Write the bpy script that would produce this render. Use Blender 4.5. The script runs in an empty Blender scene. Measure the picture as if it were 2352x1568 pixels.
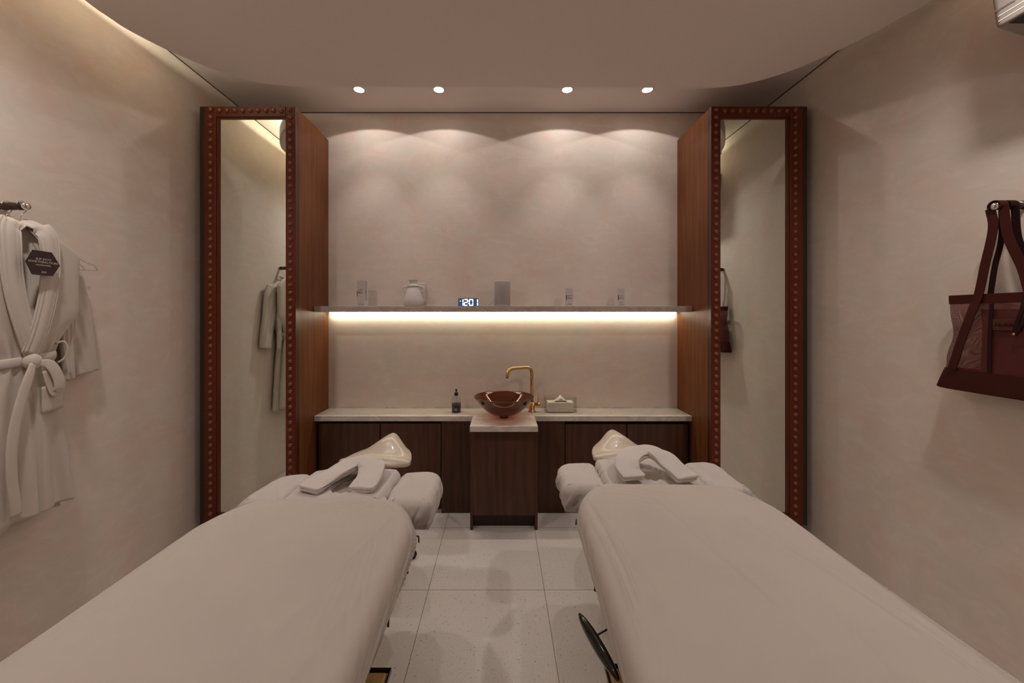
import bpy, math, random
import numpy as np
from mathutils import Vector, Matrix
R = math.radians
random.seed(7)
rng = np.random.default_rng(11)
col = bpy.context.scene.collection

# ------------------------------------------------------------------ camera
CAMZ, F = 1.40, 900.0            # eye height, focal length in pixels of a 2352 wide frame
VPX, VPY = 1150.0, 728.0         # where lines that run straight away from the lens meet
cam_d = bpy.data.cameras.new('camera')
cam = bpy.data.objects.new('camera', cam_d)
col.objects.link(cam)
cam.location = (0, 0, CAMZ)
cam.rotation_euler = (R(90), 0, 0)
cam_d.sensor_width = 36.0
cam_d.lens = 36.0 * F / 2352.0
cam_d.shift_x = (1176 - VPX) / 2352.0
cam_d.shift_y = -(784 - VPY) / 2352.0
cam_d.clip_start = 0.02
bpy.context.scene.camera = cam

# ------------------------------------------------------------------ world and exposure
world = bpy.data.worlds.new('world')
bpy.context.scene.world = world
world.use_nodes = True
world.node_tree.nodes['Background'].inputs[0].default_value = (0.02, 0.017, 0.014, 1)
world.node_tree.nodes['Background'].inputs[1].default_value = 0.0
vs = bpy.context.scene.view_settings
vs.view_transform = 'Standard'
vs.look = 'None'
vs.gamma = 1.0
vs.use_curve_mapping = False
vs.exposure = 0.18

# light strengths
SPOT_WIDE, SPOT_CORE = 4.0, 11.0
ROOM_SPOT = 32.0
SHELF_LED = 2.7
COVE_L, COVE_R = 5.8, 11.0
C_SPOT = (1.0, 0.925, 0.875)
C_LED = (1.0, 0.94, 0.72)
C_CORE = (1.0, 0.925, 0.895)

# ------------------------------------------------------------------ room measures
XL, XR = -1.963, 1.997           # side walls
YB, YF = 3.02, -1.25             # back wall, wall behind the lens
ZC = CAMZ + 1.576                # ceiling

def pt(px, py, Y):
    return Vector(((px - VPX) * Y / F, Y, CAMZ + (VPY - py) * Y / F))

# ------------------------------------------------------------------ mesh helpers
class MB:
    def __init__(self): self.v = []; self.f = []; self.sm = []
    def add(self, verts, faces, smooth=False):
        n = len(self.v); self.v += [tuple(p) for p in verts]
        self.f += [tuple(i + n for i in f) for f in faces]; self.sm += [smooth] * len(faces)
        return self
    def box(self, x0, x1, y0, y1, z0, z1):
        v = [(x0,y0,z0),(x1,y0,z0),(x1,y1,z0),(x0,y1,z0),(x0,y0,z1),(x1,y0,z1),(x1,y1,z1),(x0,y1,z1)]
        return self.add(v, [(0,3,2,1),(4,5,6,7),(0,1,5,4),(1,2,6,5),(2,3,7,6),(3,0,4,7)])
    def rings(self, rings, closed=True, cap0=True, cap1=True, smooth=True):
        n = len(rings[0]); v = [p for r in rings for p in r]; f = []
        m = n if closed else n - 1
        for i in range(len(rings) - 1):
            for j in range(m):
                a = i*n + j; b = i*n + (j+1) % n
                f.append((a, b, b+n, a+n))
        if cap0: f.append(tuple(reversed(range(n))))
        if cap1: f.append(tuple((len(rings)-1)*n + j for j in range(n)))
        return self.add(v, f, smooth)
    def lathe(self, prof, cx=0, cy=0, n=40, smooth=True, cap0=True, cap1=True):
        rs = [[(cx + r*math.cos(2*math.pi*k/n), cy + r*math.sin(2*math.pi*k/n), z) for k in range(n)] for r, z in prof]
        return self.rings(rs, True, cap0, cap1, smooth)
    def tube(self, pts, rad, n=12, cap=True, sx=1.0, up=None):
        pts = [Vector(p) for p in pts]; rs = []
        rads = rad if hasattr(rad, '__len__') else [rad]*len(pts)
        t0 = (pts[1]-pts[0]).normalized()
        u = Vector(up) if up else (Vector((0,0,1)) if abs(t0.z) < .9 else Vector((1,0,0)))
        a = t0.cross(u).normalized()
        for i, p in enumerate(pts):
            t = (pts[min(i+1,len(pts)-1)] - pts[max(i-1,0)]).normalized()
            a = (a - t*a.dot(t)).normalized(); b = t.cross(a)
            rs.append([p + a*math.cos(2*math.pi*k/n)*rads[i]*sx + b*math.sin(2*math.pi*k/n)*rads[i] for k in range(n)])
        return self.rings(rs, True, cap, cap, True)
    def build(self, name, mat, parent=None, loc=None, bevel=0, seg=2, subsurf=0, solid=0):
        me = bpy.data.meshes.new(name)
        me.from_pydata(self.v, [], self.f); me.update()
        me.polygons.foreach_set('use_smooth', self.sm)
        o = bpy.data.objects.new(name, me); col.objects.link(o)
        if mat: me.materials.append(mat)
        if parent: o.parent = parent
        if loc: o.location = loc
        if solid:
            m = o.modifiers.new('solid', 'SOLIDIFY'); m.thickness = solid; m.offset = 0
        if bevel:
            m = o.modifiers.new('bevel', 'BEVEL'); m.width = bevel; m.segments = seg; m.limit_method = 'ANGLE'; m.angle_limit = R(40)
            m.harden_normals = False
        if subsurf:
            m = o.modifiers.new('sub', 'SUBSURF'); m.levels = subsurf; m.render_levels = subsurf
        return o

def tag(o, label=None, cat=None, group=None, kind=None):
    if label: o['label'] = label
    if cat: o['category'] = cat
    if group: o['group'] = group
    if kind: o['kind'] = kind
    return o
def empty(name, loc, label, cat, group=None, rz=0):
    o = bpy.data.objects.new(name, None); col.objects.link(o)
    o.location = loc; o.rotation_euler = (0, 0, rz); o.empty_display_size = .05
    return tag(o, label, cat, group)
def struct(o):
    o['kind'] = 'structure'; return o
def box(name, mat, x0, x1, y0, y1, z0, z1, parent=None, bevel=0, seg=2):
    return MB().box(x0,x1,y0,y1,z0,z1).build(name, mat, parent, bevel=bevel, seg=seg)
def arc_path(pts, rad, n=8):
    """polyline with its inner corners rounded"""
    pts = [Vector(p) for p in pts]; out = [pts[0]]
    for i in range(1, len(pts)-1):
        a, b, c = pts[i-1], pts[i], pts[i+1]
        d1 = (a-b).normalized(); d2 = (c-b).normalized()
        p, q = b + d1*rad, b + d2*rad
        for k in range(n+1):
            t = k/n; out.append(p*(1-t)**2 + b*2*t*(1-t) + q*t*t)
    out.append(pts[-1]); return out
def smooth_path(pts, n=8):
    P = [np.array(p, float) for p in pts]; P = [2*P[0]-P[1]] + P + [2*P[-1]-P[-2]]; out = []
    for i in range(1, len(P)-2):
        for k in range(n):
            t = k/n
            out.append(.5*((2*P[i]) + (-P[i-1]+P[i+1])*t + (2*P[i-1]-5*P[i]+4*P[i+1]-P[i+2])*t*t + (-P[i-1]+3*P[i]-3*P[i+1]+P[i+2])*t**3))
    out.append(P[-2]); return [tuple(p) for p in out]
def text(name, body, size, mat, parent, M, thick=0.0004, align='CENTER', shear=0.0):
    c = bpy.data.curves.new(name, 'FONT'); c.body = body; c.size = size; c.extrude = thick
    c.align_x = align; c.align_y = 'CENTER'; c.shear = shear; c.resolution_u = 3
    t = bpy.data.objects.new(name, c); col.objects.link(t)
    bpy.context.view_layer.update()
    me = bpy.data.meshes.new_from_object(t.evaluated_get(bpy.context.evaluated_depsgraph_get()))
    bpy.data.objects.remove(t); me.name = name
    me.materials.clear(); me.materials.append(mat)
    o = bpy.data.objects.new(name, me); col.objects.link(o); o.parent = parent; o.matrix_local = M
    return o

# ------------------------------------------------------------------ material helpers
def new_mat(name):
    m = bpy.data.materials.new(name); m.use_nodes = True
    nt = m.node_tree; b = nt.nodes['Principled BSDF']
    return m, nt, b
def N(nt, kind, **kw):
    n = nt.nodes.new(kind)
    for k, v in kw.items():
        if k.startswith('i_'): n.inputs[k[2:].replace('_', ' ')].default_value = v
        else: setattr(n, k, v)
    return n
def coords(nt, scale=(1,1,1), rot=(0,0,0), world=False, loc=(0,0,0)):
    m = nt.nodes.new('ShaderNodeMapping'); m.inputs['Scale'].default_value = scale
    m.inputs['Rotation'].default_value = rot; m.inputs['Location'].default_value = loc
    if world:
        g = nt.nodes.new('ShaderNodeNewGeometry'); nt.links.new(g.outputs['Position'], m.inputs[0])
    else:
        t = nt.nodes.new('ShaderNodeTexCoord'); nt.links.new(t.outputs['Object'], m.inputs[0])
    return m.outputs[0]
def noise(nt, vec, scale, detail=4, rough=.5, dist=0.0):
    n = N(nt, 'ShaderNodeTexNoise'); n.inputs['Scale'].default_value = scale; n.inputs['Detail'].default_value = detail
    n.inputs['Roughness'].default_value = rough; n.inputs['Distortion'].default_value = dist
    nt.links.new(vec, n.inputs['Vector']); return n.outputs['Fac']
def ramp(nt, fac, stops):
    r = nt.nodes.new('ShaderNodeValToRGB'); nt.links.new(fac, r.inputs[0])
    e = r.color_ramp.elements
    while len(e) < len(stops): e.new(.5)
    for k, (p, c) in enumerate(stops): e[k].position = p; e[k].color = (*c, 1)
    return r.outputs[0]
def mix(nt, fac, a, b, mode='MIX'):
    m = nt.nodes.new('ShaderNodeMix'); m.data_type = 'RGBA'; m.blend_type = mode
    for s, v in ((0, fac), (6, a), (7, b)):
        if isinstance(v, (int, float)): m.inputs[s].default_value = v
        elif isinstance(v, tuple): m.inputs[s].default_value = (*v, 1)
        else: nt.links.new(v, m.inputs[s])
    return m.outputs[2]
def math_n(nt, op, a, b=None, c=None):
    m = nt.nodes.new('ShaderNodeMath'); m.operation = op
    for k, v in enumerate((a, b, c)):
        if v is None: continue
        if isinstance(v, (int, float)): m.inputs[k].default_value = v
        else: nt.links.new(v, m.inputs[k])
    return m.outputs[0]
def bump(nt, b, h, strength=.2, dist=.01):
    n = nt.nodes.new('ShaderNodeBump'); n.inputs['Strength'].default_value = strength; n.inputs['Distance'].default_value = dist
    nt.links.new(h, n.inputs['Height']); nt.links.new(n.outputs[0], b.inputs['Normal'])
def plain(name, c, rough=.5, metal=0.0, spec=.5, bmp=None, coat=0, sheen=0):
    m, nt, b = new_mat(name)
    b.inputs['Base Color'].default_value = (*c, 1); b.inputs['Roughness'].default_value = rough
    b.inputs['Metallic'].default_value = metal; b.inputs['Specular IOR Level'].default_value = spec
    b.inputs['Coat Weight'].default_value = coat; b.inputs['Sheen Weight'].default_value = sheen
    v = coords(nt); f = noise(nt, v, (bmp or (40, .05))[0], 3)
    nt.links.new(mix(nt, .12, c, ramp(nt, f, [(.3, tuple(x*.75 for x in c)), (.7, tuple(min(1, x*1.2) for x in c))])), b.inputs['Base Color'])
    if bmp: bump(nt, b, f, bmp[1], .002)
    return m
def emit(name, c, s):
    m, nt, b = new_mat(name)
    b.inputs['Base Color'].default_value = (0, 0, 0, 1)
    b.inputs['Emission Color'].default_value = (*c, 1); b.inputs['Emission Strength'].default_value = s
    return m

def plaster():
    m, nt, b = new_mat('polished_plaster')
    v = coords(nt, world=True)
    big = noise(nt, v, 1.1, 5, .55, .8)
    mid = noise(nt, v, 3.2, 6, .62, 1.4)
    v2 = coords(nt, (2.4, 2.4, 5.0), (R(28), R(30), R(10)), world=True)
    streak = noise(nt, v2, 2.2, 6, .7, 1.5)
    c = ramp(nt, big, [(.30, (.63, .555, .475)), (.52, (.70, .60, .535)), (.72, (.73, .635, .53))])
    c = mix(nt, math_n(nt, 'MULTIPLY', ramp(nt, mid, [(.48, (0,0,0)), (.68, (1,1,1))]), .75), c, (.71, .535, .45))
    c = mix(nt, math_n(nt, 'MULTIPLY', ramp(nt, mid, [(.28, (1,1,1)), (.46, (0,0,0))]), .6), c, (.62, .585, .50))
    c = mix(nt, math_n(nt, 'MULTIPLY', ramp(nt, streak, [(.47, (0,0,0)), (.70, (1,1,1))]), .45), c, (.79, .70, .62))
    nt.links.new(c, b.inputs['Base Color'])
    b.inputs['Roughness'].default_value = .62; b.inputs['Specular IOR Level'].default_value = .35
    bump(nt, b, streak, .10, .004)
    return m
def terrazzo():
    m, nt, b = new_mat('speckled_floor_tile')
    v = coords(nt, world=True)
    cl = noise(nt, v, 3, 3)
    fine = noise(nt, v, 260, 2, .6)
    med = noise(nt, v, 95, 3, .7)
    c = ramp(nt, cl, [(.3, (.68, .615, .575)), (.7, (.73, .66, .615))])
    c = mix(nt, ramp(nt, fine, [(.48, (0,0,0)), (.62, (.55,.55,.55))]), c, (.47, .41, .37))
    c = mix(nt, ramp(nt, med, [(.62, (0,0,0)), (.69, (.8,.8,.8))]), c, (.20, .155, .125))
    vo = N(nt, 'ShaderNodeTexVoronoi'); vo.inputs['Scale'].default_value = 38; nt.links.new(v, vo.inputs['Vector'])
    c = mix(nt, ramp(nt, vo.outputs['Distance'], [(.07, (1,1,1)), (.10, (0,0,0))]), c, (.17, .135, .11))
    # thin joints every 0.595 m
    sp = N(nt, 'ShaderNodeSeparateXYZ'); nt.links.new(v, sp.inputs[0])
    fs = []
    for o, off in ((sp.outputs[0], .371), (sp.outputs[1], -2.011)):
        t = math_n(nt, 'ADD', o, off + 59.5); t = math_n(nt, 'MODULO', t, .595)
        t = math_n(nt, 'MINIMUM', t, math_n(nt, 'SUBTRACT', .595, t)); fs.append(t)
    g = math_n(nt, 'LESS_THAN', math_n(nt, 'MINIMUM', fs[0], fs[1]), .0013)
    nt.links.new(mix(nt, g, c, (.13, .10, .08)), b.inputs['Base Color'])
    b.inputs['Roughness'].default_value = .42
    return m
def wood(name, dark, mid, light, rough=.42, gloss=.4, sc=1.0):
    m, nt, b = new_mat(name)
    v = coords(nt, (1, 1, .09), world=False)
    w = N(nt, 'ShaderNodeTexWave'); w.wave_type = 'BANDS'; w.bands_direction = 'X'
    w.inputs['Scale'].default_value = 9*sc; w.inputs['Distortion'].default_value = 9; w.inputs['Detail'].default_value = 3; w.inputs['Detail Scale'].default_value = 1.2
    vv = coords(nt, (1, 1, .13), rot=(0, 0, R(45)))
    nt.links.new(vv, w.inputs['Vector'])
    g1 = noise(nt, v, 55*sc, 6, .6, .3); g2 = noise(nt, coords(nt, (1,1,.02)), 230*sc, 3, .6)
    big = noise(nt, coords(nt, (1,1,.35)), 4, 2)
    c = ramp(nt, g1, [(.30, dark), (.5, mid), (.72, light)])
    c = mix(nt, .45, c, ramp(nt, w.outputs['Color'], [(.05, dark), (.5, mid), (.95, light)]))
    c = mix(nt, .35, c, ramp(nt, g2, [(.35, dark), (.7, light)]))
    c = mix(nt, .25, c, ramp(nt, big, [(.35, dark), (.65, light)]))
    nt.links.new(c, b.inputs['Base Color'])
    b.inputs['Roughness'].default_value = rough; b.inputs['Specular IOR Level'].default_value = gloss
    bump(nt, b, g2, .12, .001)
    return m
def fabric(name, c, weave=900, rib=0, rough=.9, bs=.25):
    m, nt, b = new_mat(name)
    v = coords(nt)
    f = noise(nt, v, weave, 2); l = noise(nt, v, 5, 4)
    nt.links.new(ramp(nt, l, [(.3, tuple(x*.95 for x in c)), (.7, c)]), b.inputs['Base Color'])
    b.inputs['Roughness'].default_value = rough; b.inputs['Specular IOR Level'].default_value = .2
    b.inputs['Sheen Weight'].default_value = .08
    if rib:
        w = N(nt, 'ShaderNodeTexWave'); w.bands_direction = 'Z'; w.inputs['Scale'].default_value = rib; w.inputs['Distortion'].default_value = 1.0
        nt.links.new(v, w.inputs['Vector']); bump(nt, b, math_n(nt, 'ADD', w.outputs['Fac'], math_n(nt, 'MULTIPLY', f, .5)), bs, .002)
    else: bump(nt, b, math_n(nt, 'ADD', f, math_n(nt, 'MULTIPLY', noise(nt, v, 60, 4, .6), 2.0)), bs, .0012)
    return m
def marble(name, c, vein=.5):
    m, nt, b = new_mat(name)
    v = coords(nt, (1, 2.5, 2.5))
    n1 = noise(nt, v, 5, 8, .6, 2.2)
    nt.links.new(ramp(nt, n1, [(.35, c), (.49, tuple(x*.80 for x in c)), (.52, c), (.8, tuple(min(1, x*1.05) for x in c))]), b.inputs['Base Color'])
    b.inputs['Roughness'].default_value = .28; return m
def clear(name, tint, gloss=.12, ior=1.45, rough=.02):
    """see-through solid: light passes tinted, the surface keeps its shine"""
    m, nt, b = new_mat(name)
    nt.nodes.remove(b); out = nt.nodes['Material Output']
    t = N(nt, 'ShaderNodeBsdfTransparent'); g = N(nt, 'ShaderNodeBsdfGlossy'); g.inputs['Roughness'].default_value = rough
    l = N(nt, 'ShaderNodeFresnel'); ge = N(nt, 'ShaderNodeNewGeometry')
    nt.links.new(math_n(nt, 'MULTIPLY_ADD', ge.outputs['Backfacing'], 1/ior-ior, ior), l.inputs['IOR'])
    v = coords(nt); n = noise(nt, v, 6, 2)
    nt.links.new(ramp(nt, n, [(.3, tint), (.7, tuple(min(1, x*1.03) for x in tint))]), t.inputs['Color'])
    mx = N(nt, 'ShaderNodeMixShader'); nt.links.new(l.outputs[0], mx.inputs[0])
    nt.links.new(t.outputs[0], mx.inputs[1]); nt.links.new(g.outputs[0], mx.inputs[2]); nt.links.new(mx.outputs[0], out.inputs[0])
    return m

M_PLASTER = plaster(); M_FLOOR = terrazzo()
M_CEIL = plain('ceiling_paint', (.78, .70, .65), .9, bmp=(120, .03))
M_GAP = plain('dark_joint', (.06, .045, .035), .9)
M_WALNUT = wood('walnut_veneer', (.095, .028, .008), (.152, .048, .014), (.220, .077, .026), gloss=.22, sc=.8)
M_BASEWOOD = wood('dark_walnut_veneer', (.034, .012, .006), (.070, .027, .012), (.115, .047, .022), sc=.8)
M_MAHOG = wood('mahogany_frame', (.080, .014, .0035), (.115, .022, .006), (.155, .034, .010), rough=.36, gloss=.3, sc=1.2)
M_DARKEDGE = wood('dark_stained_edge', (.022, .010, .006), (.035, .016, .009), (.05, .025, .014))
M_KNOB = plain('mahogany_knob', (.20, .043, .013), .28, coat=.6)
M_STONE = marble('pale_stone', (.66, .585, .53))
M_SHELF = marble('shelf_stone', (.50, .42, .37))
M_SHEET = fabric('white_cotton_sheet', (.53, .465, .42), 700, bs=.12)
M_SHEET2 = fabric('white_cotton_cover', (.56, .505, .475), 700, bs=.18)
M_TOWEL = fabric('white_terry_towel', (.63, .57, .54), 420, bs=.7)
M_ROBE = fabric('white_waffle_robe', (.60, .53, .47), 500, rib=60, bs=.10)
M_ROBE2 = fabric('white_robe_trim', (.62, .55, .49), 500, bs=.3)
M_VINYL = plain('cream_vinyl', (.58, .49, .40), .32, coat=.25)
M_PUVINYL = plain('grey_beige_vinyl', (.42, .34, .30), .5)
M_BLACK = plain('black_plastic', (.012, .010, .009), .35)
M_BLACKGLOSS = plain('black_gloss', (.02, .016, .013), .12)
M_STEEL = plain('brushed_steel', (.55, .53, .50), .28, metal=1)
M_CHROME = plain('chrome', (.75, .73, .70), .12, metal=1)
M_BRASS = plain('brushed_brass', (.60, .42, .18), .30, metal=1)
M_OAK = wood('honey_oak', (.34, .17, .055), (.45, .24, .085), (.55, .31, .12), rough=.3)
M_CERAM = plain('matt_white_ceramic', (.66, .59, .55), .8, bmp=(90, .12))
M_CARTON = plain('white_carton', (.60, .54, .52), .5)
M_INK = plain('grey_ink', (.16, .13, .12), .6)
M_SPEAKER = plain('grey_speaker_cloth', (.42, .38, .37), .85, bmp=(900, .3))
M_WHITEPL = plain('white_plastic', (.60, .56, .53), .4)
M_BURG = plain('burgundy_leather', (.052, .009, .005), .6, spec=.15, bmp=(60, .2))
M_BURG2 = plain('dark_burgundy_strap', (.020, .005, .004), .7, spec=.15)
M_PATCH = plain('embossed_patch', (.075, .018, .012), .5, spec=.2)
M_TISSUE = plain('white_tissue', (.78, .72, .64), .9, bmp=(80, .2))
M_ACRYL = clear('clear_acrylic', (.96, .955, .94), ior=1.3)
M_CLEARGL = clear('clear_glass', (.90, .90, .88))
M_AMBER = clear('amber_glass', (.49, .235, .115), ior=1.7)
M_LIQ = plain('black_liquid', (.018, .022, .018), .12)
M_TAG = plain('dark_brown_tag', (.035, .012, .012), .5)
M_TAGINK = plain('pale_print', (.50, .42, .36), .6)
M_ACBODY = plain('white_unit_plastic', (.33, .29, .26), .35)
M_CREASE = None
def mirror_mat():
    m, nt, b = new_mat('mirror_silver')
    b.inputs['Metallic'].default_value = 1; b.inputs['Roughness'].default_value = .0
    v = coords(nt); f = noise(nt, v, 2, 2)
    nt.links.new(ramp(nt, f, [(.3, (.80, .84, .78)), (.7, (.81, .85, .79))]), b.inputs['Base Color'])
    return m
M_MIRROR = mirror_mat()
def net_mat():
    m, nt, b = new_mat('red_mesh_net')
    v = coords(nt); sp = N(nt, 'ShaderNodeSeparateXYZ'); nt.links.new(v, sp.inputs[0])
    p = math_n(nt, 'ADD', sp.outputs[1], sp.outputs[2]); q = math_n(nt, 'SUBTRACT', sp.outputs[1], sp.outputs[2])
    a = math_n(nt, 'MULTIPLY', math_n(nt, 'SINE', math_n(nt, 'MULTIPLY', p, 850)), math_n(nt, 'SINE', math_n(nt, 'MULTIPLY', q, 850)))
    hole = math_n(nt, 'GREATER_THAN', math_n(nt, 'ABSOLUTE', a), .38)
    nt.links.new(ramp(nt, noise(nt, v, 9, 3), [(.3, (.10, .008, .005)), (.7, (.15, .014, .008))]), b.inputs['Base Color'])
    b.inputs['Roughness'].default_value = .6
    nt.links.new(math_n(nt, 'SUBTRACT', 1.0, math_n(nt, 'MULTIPLY', hole, .92)), b.inputs['Alpha'])
    return m
M_NET = net_mat()
# ------------------------------------------------------------------ lamps of the room (real fixtures)
def spot(name, loc, power, size, blend, color, rad=.03, target=None, parent=None):
    d = bpy.data.lights.new(name, 'SPOT'); d.energy = power; d.spot_size = R(size); d.spot_blend = blend
    d.color = color; d.shadow_soft_size = rad
    o = bpy.data.objects.new(name, d); col.objects.link(o); o.location = loc
    return o
def led_line(name, loc, sx, sy, power, color, rot, spread=180):
    d = bpy.data.lights.new(name, 'AREA'); d.shape = 'RECTANGLE'; d.size = sx; d.size_y = sy; d.energy = power
    d.color = color; d.spread = R(spread)
    o = bpy.data.objects.new(name, d); col.objects.link(o); o.location = loc; o.rotation_euler = rot
    return o

M_LENS = emit('lit_lens', (1.0, .93, .84), 30.0)
M_STRIP = emit('lit_strip', (1.0, .9, .68), 9.0)
DL = [(-.98, 'far left', 1.0), (-.428, 'second from the left', .95), (.461, 'third from the left', 1.1), (1.015, 'far right', 1.0)]
where = ['leftmost of the four round downlights near the back wall, above the tall carton',
         'round lit downlight over the white two-handled jar, second from the left',
         'round lit downlight between the speaker and the small cartons, third from the left',
         'rightmost of the four round downlights, toward the right cabinet']
for (x, w, k), lab in zip(DL, where):
    t = empty('ceiling_downlight', (x, 2.712, ZC), lab, 'ceiling light', 'downlights along the back of the ceiling')
    MB().lathe([(.032,-.002),(.036,-.006),(.043,-.004),(.045,0),(.032,0)], n=40, cap0=False, cap1=False).build('trim_ring', M_CEIL, t)
    MB().lathe([(.033,-.0035),(.020,-.0045),(.002,-.005)], n=40, cap0=False).build('lens', M_LENS, t)
    spot('downlight_wide_beam', (x, 2.712, ZC-.012), SPOT_WIDE*k, 139, .04, C_SPOT, .010)
    spot('downlight_core_beam', (x, 2.712, ZC-.012), SPOT_CORE*k, 74, .75, C_CORE, .012)
# more of the same lamps in the lowered panel, above and behind the lens
ZP = CAMZ + 1.36                 # underside of the lowered panel
for i, (x, y) in enumerate([(-1.42, 1.05), (1.46, 1.05), (-1.42, -.40), (1.46, -.40)]):
    t = empty('panel_downlight', (x, y, ZP), 'round lit downlight in the lowered ceiling panel above the %s treatment bed%s' % (('left', 'right')[i % 2], ('', ', toward its foot')[i//2]), 'ceiling light')
    MB().lathe([(.032,-.002),(.036,-.006),(.043,-.004),(.045,0),(.032,0)], n=32, cap0=False, cap1=False).build('trim_ring', M_CEIL, t)
    MB().lathe([(.033,-.0035),(.002,-.005)], n=32, cap0=False).build('lens', M_LENS, t)
    spot('panel_beam', (x, y, ZP-.015), ROOM_SPOT*(1.35, .55)[i//2], 172, 1.0, C_SPOT, .05)

# ------------------------------------------------------------------ shell
struct(box('floor', M_FLOOR, XL-.1, XR+.1, YF-.1, YB+.1, -.1, 0))
struct(box('ceiling', M_CEIL, XL-.1, XR+.1, YF-.1, YB+.1, ZC, ZC+.1))
struct(box('wall_back', M_PLASTER, XL-.1, XR+.1, YB, YB+.1, 0, ZC))
struct(box('wall_front', M_PLASTER, XL-.1, XR+.1, YF-.1, YF, 0, ZC))
struct(box('wall_left', M_PLASTER, XL-.1, XL, YF, YB, 0, ZC))
struct(box('wall_right', M_PLASTER, XR, XR+.1, YF, YB, 0, ZC))
struct(box('trim_1', M_GAP, XL, XR, YB-.004, YB, ZC-.005, ZC))
struct(box('trim_2', M_GAP, XL, XL+.004, YF, YB, ZC-.005, ZC))
struct(box('trim_3', M_GAP, XR-.004, XR, YF, YB, ZC-.005, ZC))

# lowered ceiling panel with a curved outline and an upstand that hides the cove light
def panel():
    L = [(680,199.5),(597,190.7),(497.5,162.5),(398,122),(298.5,72),(247,39),(192,0)]
    RR = [(1625,203.5),(1705,195),(1803,168),(1905,126),(1996,82),(2070,41),(2143,0)]
    def cv(p): k = 1.36/(VPY-p[1]); return ((p[0]-VPX)*k, F*k)
    l = [cv(p) for p in L]; r = [cv(p) for p in RR]
    left = smooth_path([(x, y, 0) for x, y in l] + [(-1.775, 1.3, 0), (-1.775, .6, 0), (-1.775, -.5, 0), (-1.70, -.85, 0), (-1.4, -1.08, 0), (-.9, -1.15, 0)], 8)
    right = smooth_path([(x, y, 0) for x, y in r] + [(1.853, 1.3, 0), (1.853, .6, 0), (1.853, -.5, 0), (1.78, -.85, 0), (1.45, -1.08, 0), (.9, -1.15, 0)], 8)
    out = [(p[0], p[1]) for p in left] + [(p[0], p[1]) for p in reversed(right)]   # counter clockwise
    P = np.array(out); nxt = np.roll(P, -1, 0); prv = np.roll(P, 1, 0)
    t = nxt - prv; t /= np.linalg.norm(t, axis=1)[:, None]
    nin = np.stack([-t[:, 1], t[:, 0]], 1)            # inward for ccw
    def ring(off, z): q = P + nin*off; return [(a, b, z) for a, b in q]
    m = MB()
    m.rings([ring(.004, ZP), ring(0, ZP+.004), ring(0, ZP+.088), ring(.014, ZP+.088), ring(.014, ZP+.045), ring(.10, ZP+.045)], True, False, False, False)
    n = len(P)
    m.add(ring(.004, ZP), [tuple(reversed(range(n)))]); m.add(ring(.10, ZP+.045), [tuple(range(n))])
    # hidden hangers that tie the panel to the ceiling
    m.box(-.9, .9, -.5, 1.35, ZP+.045, ZC)
    o = m.build('ceiling_panel', M_CEIL); o.name = 'ceiling_panel'; struct(o)
panel()
led_line('cove_light', (-1.70, .70, ZP+.072), 2.35, .012, COVE_L, C_LED, (R(90), R(0), R(90)))
bpy.data.objects['cove_light'].rotation_euler = Matrix(((0,0,1),(1,0,0),(0,1,0))).transposed().to_euler()
led_line('cove_light_right', (1.775, .35, ZP+.072), 2.0, .012, COVE_R, C_LED, (0,0,0))
led_line('cove_light_bend', (-1.575, 1.985, ZP+.075), .30, .012, COVE_L*.24, C_LED, (0,0,0))
def aim(o, d, along):
    z = -Vector(d).normalized(); x = Vector(along).normalized(); y = z.cross(x).normalized(); x = y.cross(z)
    o.rotation_euler = Matrix((x, y, z)).transposed().to_euler()
aim(bpy.data.objects['cove_light'], (-1, 0, .35), (0, 1, 0))
aim(bpy.data.objects['cove_light_bend'], (-.75, .66, .35), (.66, .75, 0))
aim(bpy.data.objects['cove_light_right'], (1, 0, .35), (0, 1, 0))
t = tag(MB().box(-1.700, -1.692, -.45, 1.90, ZP+.046, ZP+.052).build('cove_light_strip', M_STRIP), 'warm lit strip hidden behind the left rim of the lowered ceiling panel', 'light strip')
t = tag(MB().box(1.770, 1.778, -.65, 1.35, ZP+.046, ZP+.052).build('cove_light_strip', M_STRIP), 'warm lit strip hidden behind the right rim of the lowered ceiling panel', 'light strip')

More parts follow.
